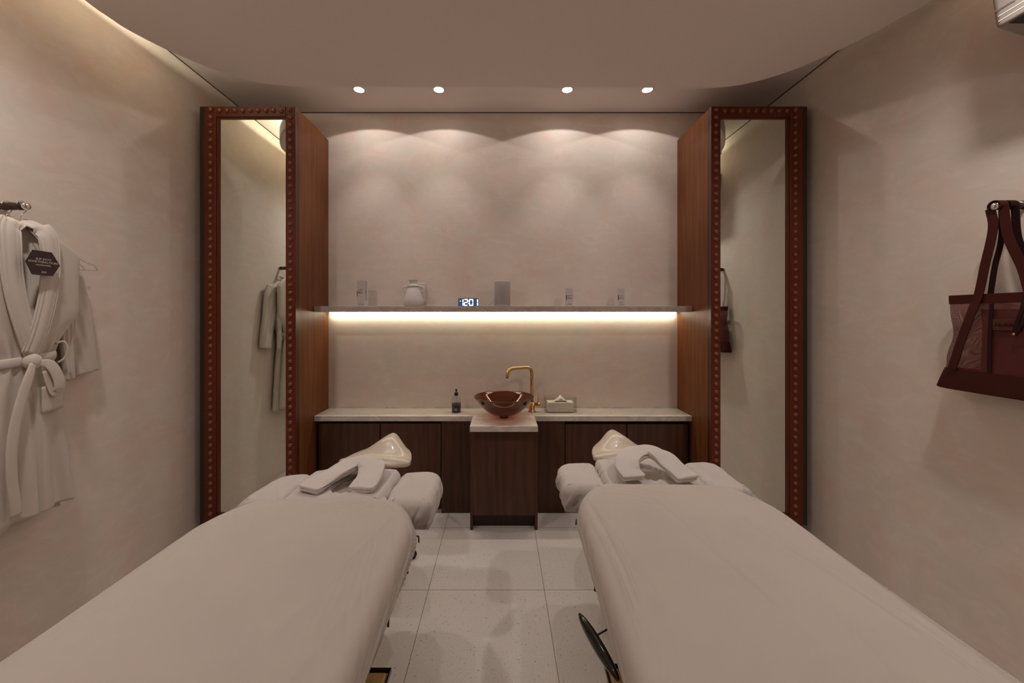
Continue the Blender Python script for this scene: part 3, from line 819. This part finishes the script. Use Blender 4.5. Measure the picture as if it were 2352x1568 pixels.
t, w, h = carton(819.5, 838, 643.5, 2.86, .052, 'tall white carton on the shelf, left of the two-handled jar', M_DKINK, R(-9), [(.15,.70,.63,.003),(.15,.45,.56,.0022),(.15,.80,.51,.0035),(.15,.55,.535,.002),(.15,.85,.085,.003)])
m = MB()
for k in range(20): m.box(w/2+.0001, w/2+.0006, .006, .030+.012*((k*7) % 5)/5, h*.96-k*.0072, h*.96-k*.0072+.0022)
m.box(w/2+.0001, w/2+.0007, .008, .020, h*.52, h*.60)
m.build('side_print', M_INK, t)
carton(1301, 1316, 662, 2.87, .040, 'small white carton with a dark mark on its edge, right of the speaker', M_DKINK, R(0), [(.18,.98,.60,.0025),(.2,.6,.50,.0022),(.2,.9,.44,.0035),(.2,.85,.12,.003)])
carton(1420.5, 1435, 662, 2.87, .040, 'small white carton with a red mark on its edge, nearest the right cabinet', M_REDINK, R(0), [(.22,.8,.58,.0025),(.22,.85,.46,.0025),(.22,.6,.22,.003),(.22,.85,.10,.0025)])

# jar with two handles
Yv = 2.89; k = Yv/F; cx = pt(950, 0, Yv).x
t = empty('ceramic_jar', (cx, Yv, ZS), 'matt white ceramic jar with two small handles on the shelf', 'jar')
s = .2/62.
prof = [(.058,0),(.064,.004),(.072,.022),(.0735,.036),(.0715,.052),(.064,.080),(.055,.108),(.046,.130),(.040,.143),(.0355,.146),(.044,.1475),(.0455,.152),(.040,.158),(.031,.163),(.028,.170),(.0275,.180),(.029,.190),(.0335,.194),(.0345,.197),(.034,.199),(.029,.199),(.025,.192),(.024,.170),(.020,.12)]
MB().lathe(prof, n=72).build('jar_body', M_CERAM, t)
for sg in (-1, 1):
    P = [(sg*.040,-.004,.144),(sg*.056,-.006,.148),(sg*.070,-.008,.141),(sg*.077,-.008,.126),(sg*.070,-.008,.112),(sg*.058,-.006,.110),(sg*.054,-.004,.118),(sg*.059,-.004,.126)]
    MB().tube(smooth_path(P, 5), .0058, 12).build('handle', M_CERAM, t)
# wall socket seen beside it
a = pt(947, 650, YB); b = pt(978, 694, YB)
t = empty('wall_socket', ((a.x+b.x)/2, YB, (a.z+b.z)/2), 'beige wall socket plate half hidden behind the two-handled jar', 'socket')
w, h = (b.x-a.x)/2, (a.z-b.z)/2
MB().box(-w, w, -.009, -.0005, -h, h).build('plate', M_CERAM, t, bevel=.003)
MB().box(-w*.5, w*.5, -.011, -.0095, -h*.6, h*.6).build('rocker', M_WHITEPL, t, bevel=.001)

# digital clock
a = pt(1052.5, 685, 2.86); b = pt(1098.5, 703, 2.86)
hh = a.z-ZS; wc = b.x-a.x
t = empty('digital_clock', ((a.x+b.x)/2, 2.86, ZS), 'small black digital clock with glowing 12:01 on the shelf', 'clock')
MB().box(-wc/2, wc/2, 0, .045, 0, hh).build('clock_case', M_BLACKGLOSS, t, bevel=.002)
M_FACE = emit('blue_display', (.05, .10, .26), .55)
M_DIG = emit('white_digits', (.80, .93, 1.0), 2.4)
MB().box(-wc/2+.003, wc/2-.003, -.0008, -.0002, .003, hh-.003).build('display', M_FACE, t)['label'] = 'dark blue display'
SEG = {'1': 'bc', '2': 'abged', '0': 'abcdef'}
def digit(m, ch, x, w, z0, h, th):
    pos = {'a': (0, h), 'd': (0, 0), 'g': (0, h/2)}
    for sgm in SEG[ch]:
        if sgm in 'adg':
            z = {'a': h-th/2, 'd': th/2, 'g': h/2}[sgm]
            pts_ = [(x+th*.35, z), (x+th*.8, z+th/2), (x+w-th*.8, z+th/2), (x+w-th*.35, z), (x+w-th*.8, z-th/2), (x+th*.8, z-th/2)]
        else:
            xx = x+w-th/2 if sgm in 'bc' else x+th/2; zb, z1 = (h/2, h) if sgm in 'bf' else (0, h/2)
            pts_ = [(xx, zb+th*.1), (xx+th/2, zb+th*.6), (xx+th/2, z1-th*.6), (xx, z1-th*.1), (xx-th/2, z1-th*.6), (xx-th/2, zb+th*.6)]
        v = [(q[0], -.0016, z0+q[1]) for q in pts_] + [(q[0], -.0009, z0+q[1]) for q in pts_]
        m.add(v, [(0,1,2,3,4,5)] + [(i, (i+1) % 6, (i+1) % 6+6, i+6) for i in range(6)])
H_ = hh-.010; z0 = .005
def dpx(px): return (px-1052.5)/46*wc - wc/2
for ch, p0, p1 in (('1', 1056.5, 1064.5), ('2', 1065.2, 1074.8), ('0', 1077.3, 1087), ('1', 1089.5, 1098.0)):
    m = MB(); digit(m, ch, dpx(p0), dpx(p1)-dpx(p0), z0, H_, .0072); m.build('digit', M_DIG, t)
m = MB()
for z in (z0+H_*.30, z0+H_*.66): m.box(dpx(1075.2), dpx(1076.9), -.0016, -.0009, z, z+.006)
m.box(dpx(1056.2), dpx(1058.6), -.0016, -.0009, z0+H_*.66, z0+H_*.66+.0045)
m.build('colon_dots', M_DIG, t)

# smart speaker
c = pt(1154, 0, 2.88)
t = empty('wireless_speaker', (c.x, 2.88, ZS), 'grey cylindrical wireless speaker on the shelf, right of the clock', 'speaker')
rad = 18*2.88/F
hs = pt(0, 645, 2.88).z - ZS
MB().lathe([(rad-.004,.006),(rad,.012),(rad,hs-.010),(rad-.002,hs-.004),(rad-.008,hs)], n=64).build('grille', M_SPEAKER, t)
MB().lathe([(rad-.008,0),(rad-.001,.003),(rad,.0115)], n=64, cap1=False).build('base_ring', M_WHITEPL, t)
m = MB()
for z in (hs-.022, hs-.036, hs-.050):
    v = [(.0028*math.cos(q), -rad-.0004, z+.0028*math.sin(q)) for q in np.linspace(0, 2*math.pi, 14, endpoint=False)]
    m.add(v, [tuple(range(14))])
m.build('button_mark', M_WHITEPL, t)
cab = smooth_path([pt(977, 701, 2.90), pt(1000, 700, 2.91), pt(1015, 702.5, 2.92), pt(1030, 701.5, 2.93), pt(1048, 700.5, 2.93), pt(1075, 702, 2.94), pt(1105, 701.5, 2.93), pt(1120, 699.5, 2.925), pt(1130, 695, 2.925), pt(1136, 686, 2.92)], 6)
cab = [(x, y, max(z, ZS+.0030)) for x, y, z in cab]
tag(MB().tube(cab, .0024, 8).build('power_cord', M_WHITEPL), 'thin white cord running along the shelf behind the clock to the speaker', 'cord')

# ------------------------------------------------------------------ wall pegs
def peg(x_wall, sgn, y, z, label):
    t = empty('wall_peg', (x_wall, y, z), label, 'wall hook', 'turned pegs on the side walls')
    def lx(prof, n=28):
        rs = [[(sgn*a, r*math.cos(2*math.pi*k/n), r*math.sin(2*math.pi*k/n)) for k in range(n)] for a, r in prof]
        return MB().rings(rs, True, True, True, True)
    lx([(.0006,.021),(.004,.022),(.007,.018),(.008,.012)]).build('base_disc', M_CHROME, t)
    lx([(.0085,.0125),(.015,.0150),(.030,.0155),(.038,.0135),(.046,.0150),(.058,.0148),(.066,.0132),(.076,.0155),(.092,.0150),(.098,.0135)]).build('turned_peg', M_DARKEDGE, t)
    lx([(.0985,.0128),(.102,.0150),(.108,.0145),(.111,.009)]).build('end_cap', M_CHROME, t)
    return t
peg(XL, 1, 1.535, CAMZ+.434, 'dark turned peg with a silver tip holding the white robes')
peg(XR, -1, 1.50, CAMZ+.425, 'dark turned peg with a silver tip holding the burgundy bag')

# ------------------------------------------------------------------ robes
def interp(tab, z):
    zs_ = [r[0] for r in tab][::-1]; return [float(np.interp(z, zs_, [r[k] for r in tab][::-1])) for k in range(1, len(tab[0]))]
def robe(x0, yc, dz, label, sleeve, front=True):
    """x0: plane of the hanger; u runs away from the lens along the wall, d away from the wall"""
    t = empty('bathrobe', (x0, yc, 0), label, 'bathrobe', 'white robes on the left peg')
    #        z     half width  front  back
    tab = [(1.752,.052,.020,.016),(1.742,.085,.028,.018),(1.720,.135,.034,.02),(1.685,.190,.036,.02),(1.655,.218,.036,.02),(1.60,.216,.040,.02),(1.50,.214,.044,.02),(1.43,.212,.046,.02),(1.395,.206,.046,.02),(1.35,.168,.046,.02),(1.30,.134,.045,.02),(1.24,.110,.040,.02),(1.20,.112,.044,.02),(1.10,.130,.052,.022),(.95,.150,.058,.024),(.80,.166,.062,.026),(.62,.182,.066,.028)]
    NZ, NT = 70, 150; rs = []
    for i in range(NZ+1):
        z = 1.752 - (1.752-.62)*i/NZ; w, df, db = interp(tab, z); ring = []
        low = max(0, min(1, (1.24-z)/.5)); up = max(0, min(1, (z-1.24)/.3))
        for j in range(NT):
            a = 2*math.pi*j/NT; c, s_ = math.cos(a), math.sin(a)
            u = w*math.copysign(abs(c)**.85, c); d = (df if s_ > 0 else db)*math.copysign(abs(s_)**.75, s_)
            if s_ > 0:
                ph = u/w
                d += low*.017*math.sin(ph*7.5+.6)*(1-abs(ph)**4) + low*.005*math.sin(ph*15+z*4)
                d += .006*math.exp(-((z-1.24)/.07)**2)*math.sin(ph*22)
                d += up*.006*math.sin(ph*8+z*7)*(1-abs(ph)**3)
                slit = .004 + .012*(1.24-z)/.6
                if z < 1.24: d -= .018*math.exp(-((u-slit)/.006)**2)
                vw = .030*max(0, min(1, (z-1.27)/.35))
                if vw > 0 and abs(u) < vw+.012: d -= (df+.004)*max(0, min(1, (vw+.012-abs(u))/.012))*.75
            zz = z
            if i == NZ: zz += .012*math.sin(u*16+.7)
            ring.append((d, u, zz+dz))
        rs.append(ring)
    MB().rings(rs, True, True, True, True).build('robe_body', M_ROBE, t)
    # sleeves
    for sg in (1, -1):
        pth = smooth_path([(p_[2], sg*p_[0], p_[1]) for p_ in sleeve], 6); wd = [p_[3] for p_ in sleeve]; th = [p_[4] for p_ in sleeve]
        rs = []
        for i, p_ in enumerate(pth):
            q = i/6; w = float(np.interp(q, range(len(wd)), wd)); h = float(np.interp(q, range(len(th)), th))
            a_ = Vector(pth[max(i-1,0)]); b_ = Vector(pth[min(i+1,len(pth)-1)]); tg = (b_-a_).normalized()
            nx_ = Vector((1,0,0)); sd = tg.cross(nx_).normalized(); ring = []
            for k2 in range(48):
                a = 2*math.pi*k2/48; c, s_ = math.cos(a), math.sin(a)
                f = 1 + .06*math.sin(c*7+i*.25)
                ring.append(Vector(p_) + sd*(c*w) + nx_*(math.copysign(abs(s_)**.8, s_)*h*f + .003*math.sin(c*10+i*.3)) + Vector((0,0,dz)))
            rs.append(ring)
        MB().rings(rs, True, True, True, True).build('sleeve', M_ROBE, t)
    # lapels: flat ribbed bands from the neck to the belt
    for sg in (1, -1):
        P = [(-.004, sg*.012, 1.762), (.020, sg*.034, 1.758), (.044, sg*.060, 1.725), (.052, sg*.064, 1.66), (.058, sg*.060, 1.56), (.060, sg*.046, 1.45), (.060, sg*.018, 1.33), (.056, -sg*.006, 1.25)]
        if sg < 0: P = [(a-.004 if i > 3 else a, b, c) for i, (a, b, c) in enumerate(P)]
        pp = smooth_path(P, 6); rs = []
        for i, p_ in enumerate(pp):
            a_ = Vector(pp[max(i-1,0)]); b_ = Vector(pp[min(i+1,len(pp)-1)]); tg = (b_-a_).normalized()
            nr = Vector((1,0,0)) if i > 8 else Vector((.6,0,.8)); sd = tg.cross(nr).normalized(); nr = sd.cross(tg).normalized(); ring = []
            w = .040 - .010*(i/len(pp))
            for k2 in range(40):
                a = 2*math.pi*k2/40; c, s_ = math.cos(a), math.sin(a)
                cx_ = math.copysign(abs(c)**.6, c)
                ring.append(Vector(p_) + sd*cx_*w + nr*(s_*.0065 + (.0020*math.cos(cx_*20) if s_ > 0 else 0)) + Vector((0,0,dz)))
            rs.append(ring)
        MB().rings(rs, True, True, True, True).build('lapel', M_ROBE2, t)
    # belt with knot, bow loop and tail
    m = MB(); rs = []
    n_ = 60
    for j in range(n_+1):
        a = 2*math.pi*j/n_; c, s_ = math.cos(a), math.sin(a)
        u = .113*math.copysign(abs(c)**.85, c); d = (.050 if s_ > 0 else .024)*math.copysign(abs(s_)**.75, s_)
        zc = 1.228 + .012*(u/.11)
        rs.append([(d*(1+.10*math.cos(q)), u*(1+.06*math.cos(q)), zc+dz+.018*math.sin(q)) for q in np.linspace(0, 2*math.pi, 12, endpoint=False)])
    m.rings(rs, True, False, False, True)
    belt = m.build('belt', M_ROBE2, t)
    def strip(name, P, w, th=.0045):
        pp = smooth_path(P, 6); rs = []
        for i, p_ in enumerate(pp):
            a_ = Vector(pp[max(i-1,0)]); b_ = Vector(pp[min(i+1,len(pp)-1)]); tg = (b_-a_).normalized()
            sd = tg.cross(Vector((1,0,0)));  sd = sd.normalized() if sd.length > .05 else Vector((0,1,0)); nr = sd.cross(tg).normalized()
            ww = w*(1-.35*math.exp(-(i/5)**2))
            rs.append([Vector(p_)+sd*math.copysign(abs(math.cos(q))**.6, math.cos(q))*ww+nr*math.sin(q)*th+Vector((0,0,dz)) for q in np.linspace(0, 2*math.pi, 20, endpoint=False)])
        MB().rings(rs, True, True, True, True).build(name, M_ROBE2, belt)
    kr = []
    for i in range(9):
        a = math.pi*i/8; kr.append([(.058+.022*math.sin(a)*math.cos(q), .0-.030*math.cos(a), 1.222+dz+(.030*math.sin(a)+.002)*math.sin(q)) for q in np.linspace(0, 2*math.pi, 18, endpoint=False)])
    MB().rings(kr, True, True, True, True).build('knot', M_ROBE2, belt)
    strip('bow_loop', [(.070,.010,1.215),(.082,.038,1.207),(.088,.058,1.165),(.088,.068,1.115),(.080,.062,1.092),(.076,.050,1.130),(.074,.038,1.185)], .020)
    strip('belt_tail', [(.072,-.010,1.215),(.080,-.028,1.17),(.084,-.052,1.10),(.088,-.078,1.00),(.090,-.090,.90),(.090,-.088,.80),(.090,-.080,.72),(.088,-.074,.665)], .017)
    MB().tube(smooth_path([(.030,.106,1.285),(.044,.122,1.292),(.050,.130,1.262),(.044,.126,1.225),(.030,.112,1.205)], 5), .004, 8).build('belt_loop', M_ROBE2, t).location = (0, 0, dz)
    # pocket
    g = []
    for i in range(9):
        for j in range(9):
            u = .020+.085*i/8; z = 1.015+.105*j/8; g.append((.068+.003*math.sin(u*60) - .25*max(0, u-.07), u, z+dz+.006*(i/8)))
    MB().add(g, [(i*9+j, (i+1)*9+j, (i+1)*9+j+1, i*9+j+1) for i in range(8) for j in range(8)], True).build('pocket', M_ROBE2, t, solid=.003)
    return t
def hanger(x0, yc, dz, label):
    t = empty('wire_hanger', (x0, yc, CAMZ+.434), label, 'hanger', 'wire hangers on the left peg')
    zr = -.078 + dz
    P = [(0,-.016,.003)] + [(0, .0175*math.cos(a), .001+.0175*math.sin(a)) for a in np.linspace(math.pi*.9, -.35, 12)] + [(0,.012,-.020),(0,-.004,-.040),(0,-.006,zr)]
    MB().tube(smooth_path(P, 3), .0016, 8).build('hook', M_CHROME, t)
    Q = [(0,-.006,zr),(0,.10,zr-.045),(0,.235,zr-.110),(0,.262,zr-.115),(0,.280,zr-.130),(0,.262,zr-.143),(0,0,zr-.146),(0,-.262,zr-.143),(0,-.280,zr-.130),(0,-.262,zr-.115),(0,-.235,zr-.110),(0,-.10,zr-.045),(0,-.006,zr)]
    MB().tube(smooth_path(Q, 3), .0016, 8).build('shoulder_wire', M_CHROME, t)
    return t
HX1, HX2 = XL+.094, XL+.036
hanger(HX1, 1.530, 0, 'thin wire hanger inside the front white robe')
hanger(HX2, 1.530, 0, 'thin wire hanger inside the rear white robe against the wall')
#          u    z      d     halfw thick
sl_front = [(.160,1.45,-.004,.035,.016),(.176,1.40,-.004,.032,.016),(.182,1.34,-.006,.026,.014),(.180,1.27,-.006,.024,.012),(.184,1.19,-.006,.022,.012),(.188,1.12,-.006,.020,.010)]
sl_back = [(.205,1.690,0,.052,.014),(.212,1.60,0,.082,.024),(.238,1.46,0,.080,.026),(.262,1.34,0,.072,.028),(.282,1.23,0,.066,.030),(.292,1.165,0,.064,.030)]
robe(HX1, 1.515, 0.006, 'front white waffle bathrobe with tied belt and dark tag, left wall', sl_front)
robe(HX2, 1.515, -.022, 'rear white bathrobe against the left wall, its sleeve showing behind', sl_back)
# swing tag
tx = HX1 + .085
t = empty('swing_tag', (tx, 1.528, 1.612), 'dark brown hexagonal card tag hanging at the robe neckline', 'tag')
hx = [(0,-.070+.0),( -.040,-.0),(0,0)]
P6 = [(-.072,-.002),(-.046,-.052),(.040,-.052),(.072,-.004),(.036,.047),(-.044,.047)]
P6 = [(a*.80, b*.95) for a, b in P6]
n6 = 6; v = [(.001, a, b) for a, b in P6] + [(-.001, a, b) for a, b in P6]
MB().add(v, [(0,1,2,3,4,5), (11,10,9,8,7,6)] + [(i, i+6, (i+1) % 6+6, (i+1) % 6) for i in range(6)]).build('card', M_TAG, t)
def MX(y, z, x=.0016): return Matrix(((0,0,1,x),(1,0,0,y),(0,1,0,z),(0,0,0,1)))
text('printed_line', 'SLIP INTO', .0120, M_TAGINK, t, MX(0, .012))
text('printed_line', 'SOMETHING MORE', .0115, M_TAGINK, t, MX(0, .001))
text('printed_line', 'comfortable', .0105, M_TAGINK, t, MX(0, -.010))
text('printed_mark', 'spa', .0130, M_TAGINK, t, MX(0, -.036), shear=.4)
MB().tube([(0, 0, .040), (-.02, .001, .090), (-.072, -.001, .150)], .0009, 6).build('string', M_TAGINK, t)

# ------------------------------------------------------------------ burgundy mesh bag
bxw, byc = 1.925, 1.452
bg = empty('tote_bag', (bxw, byc, 1.10), 'burgundy mesh tote bag with dark straps, hanging on the right wall', 'bag')
def bag_ring(z, hw, d0, d1, n=72, wob=0.0):
    ring = []
    for j in range(n):
        a = 2*math.pi*j/n; c, s_ = math.cos(a), math.sin(a)
        y = hw*math.copysign(abs(c)**.45, c); x = (d0 if s_ < 0 else d1)*math.copysign(abs(s_)**.5, s_)
        ring.append((x*1.0 + wob*.006*math.sin(y*40+z*30), y + (wob*.5*math.sin((z-.05)*22)*(.02 if c > 0 else -.02)), z))
    return ring
def hwz(z): return .262 - .045*min(1, z/.10) + .004*math.sin(z*20)
lv = [0, .004, .02, .05, .085]
MB().rings([bag_ring(z, hwz(z)-(.010 if z == 0 else 0), .050, .045) for z in lv], True, True, False, True).build('leather_base', M_BURG, bg)
MB().rings([bag_ring(z, hwz(z)-.002, .048-.020*(z-.085)/.27, .043-.02*(z-.085)/.27, wob=math.sin(math.pi*(z-.085)/.27)) for z in np.linspace(.085, .357, 16)], True, False, False, True).build('mesh_body', M_NET, bg)
MB().rings([bag_ring(z, hwz(z)+.001, .030, .025) for z in (.355, .358, .372, .388, .391)], True, False, False, True).build('top_band', M_BURG, bg)
# inner dark lining panel that hides most of the wall behind
MB().rings([[(x*.45, (y*.60 if abs(y) > 0 else y)-.02, z) for x, y, z in bag_ring(z, hwz(z), .048, .043)] for z in np.linspace(.02, .33, 5)], True, True, False, True).build('inner_pocket', plain('deep_red_lining', (.045, .008, .006), .8), bg)
def ribbon(name, P, w, mat, par, th=.0018, flat=(1,0,0)):
    pp = smooth_path(P, 6); rs = []
    for i, p_ in enumerate(pp):
        a_ = Vector(pp[max(i-1,0)]); b_ = Vector(pp[min(i+1,len(pp)-1)]); tg = (b_-a_).normalized()
        sd = tg.cross(Vector(flat)); sd = sd.normalized() if sd.length > .05 else Vector((0,1,0)); nr = sd.cross(tg).normalized()
        rs.append([Vector(p_)+sd*cc*w+nr*ss*th for cc, ss in ((-1,-1),(1,-1),(1,1),(-1,1))])
    return MB().rings(rs, True, True, True, False).build(name, mat, par)
pz = CAMZ+.425+.0175-1.10; py = 1.50-byc
# front strap: up from the base, over the peg, down again
px_ = -.040
ribbon('strap', [(-.054,.172,.086),(-.050,.145,.20),(-.044,.116,.31),(-.034,.098,.392),(-.030,.082,.50),(-.028,.058,.64),(-.026,py+.020,pz-.022)], .0150, M_BURG, bg)
def over(x, mat=M_BURG2):
    rs = []
    for a in np.linspace(-.5, math.pi+.5, 18):
        y = py + .0185*math.cos(a); z = pz-.0175 + .0185*math.sin(a)
        y2 = py + .0215*math.cos(a); z2 = pz-.0175 + .0215*math.sin(a)
        rs.append([(x-.016, y, z), (x+.016, y, z), (x+.016, y2, z2), (x-.016, y2, z2)])
    MB().rings(rs, True, True, True, False).build('strap', mat, bg)
over(-.022, M_BURG); over(.018)
ribbon('strap', [(-.026,py-.020,pz-.022),(-.026,py-.034,.60),(-.028,py-.075,.48),(-.034,py-.098,.392),(-.044,py-.125,.31),(-.050,py-.160,.20),(-.054,py-.190,.086)], .0150, M_BURG, bg)
ribbon('strap', [(.018,py+.020,pz-.022),(.014,py+.018,.60),(.010,py+.034,.50),(.008,py+.046,.392)], .008, M_BURG2, bg, flat=(.6,.8,0))
ribbon('strap', [(.018,py-.020,pz-.022),(.014,py-.030,.60),(.010,py-.060,.50),(.008,py-.090,.392)], .012, M_BURG2, bg)
# seams, patch, key loop
for y0 in (.050, -.10): ribbon('seam_band', [(-.052, y0, .088), (-.045, y0+.004, .20), (-.036, y0+.006, .352)], .006, M_BURG2, bg)
pa = MB(); pa.box(-.045, -.041, -.030, .046, .250, .292); pa.build('brand_patch', M_PATCH, bg, bevel=.001)['label'] = 'stitched leather patch'
Mp = Matrix(((0,0,-1,-.0455),(-1,0,0,.008),(0,1,0,.270),(0,0,0,1)))
text('embossed_script', 'Holiday', .022, M_BURG2, bg, Mp, shear=.35)
ribbon('key_loop', [(-.040,-.045,.385),(-.056,-.048,.33),(-.062,-.036,.27),(-.060,-.030,.235)], .006, M_BURG2, bg)
ribbon('key_loop', [(-.040,-.055,.385),(-.060,-.075,.33),(-.064,-.050,.27),(-.062,-.032,.235)], .006, M_BURG2, bg)
MB().lathe([(.0005,0),(.0045,.0005),(.0045,.003),(.0005,.0035)], n=14).build('rivet', M_BRASS, bg, loc=(-.067, -.031, .238)).rotation_euler = (0, R(90), 0)

# ------------------------------------------------------------------ air conditioner, upper right corner
def ac_unit():
    t = empty('air_conditioner', (XR, 1.0, CAMZ+1.0), 'white rounded wall unit with a dark outlet, upper right corner', 'air conditioner')
    L0, dx, H = -.42, .275, .30; rs = []
    def yend(x, z):                     # curved far end
        return .395 - .030*max(0, 1-z/.128)**2 + .27*max(0, (dx+x))*(1 if x < -.1 else 1) - 1.2*max(0, -x-dx+.0)
    for u, sc in ((0, .86), (.01, .95), (.03, 1), (.3, 1), (.6, 1), (.9, 1), (.97, 1), (.992, .985), (1, .955)):
        sec = round_poly([(-.001, 0), (-dx, 0), (-dx, H), (-.001, H)], [.004, .012, .04, .004], 8)
        ring = []
        for x, z in sec:
            x2 = -.001 + (x+.001)*sc; z2 = H/2 + (z-H/2)*sc
            ring.append((x2, L0 + (yend(x, z)-L0)*u, z2))
        rs.append(ring)
    MB().rings(rs, True, True, True, True).build('body', M_ACBODY, t)
    MB().box(-.271, -.213, -.25, .330, -.004, -.0005).build('outlet', M_BLACK, t)
    for k, z in enumerate((.020, .038)):
        MB().box(-.2760, -.2752, -.35, .355, z, z+.003).build('groove', M_CEIL, t)
    Mt = Matrix(((0,0,-1,-.2765),(-1,0,0,.338),(0,1,0,.062),(0,0,0,1)))
    text('printed_word', 'Panasonic', .0145, M_INK, t, Mt)
ac_unit()
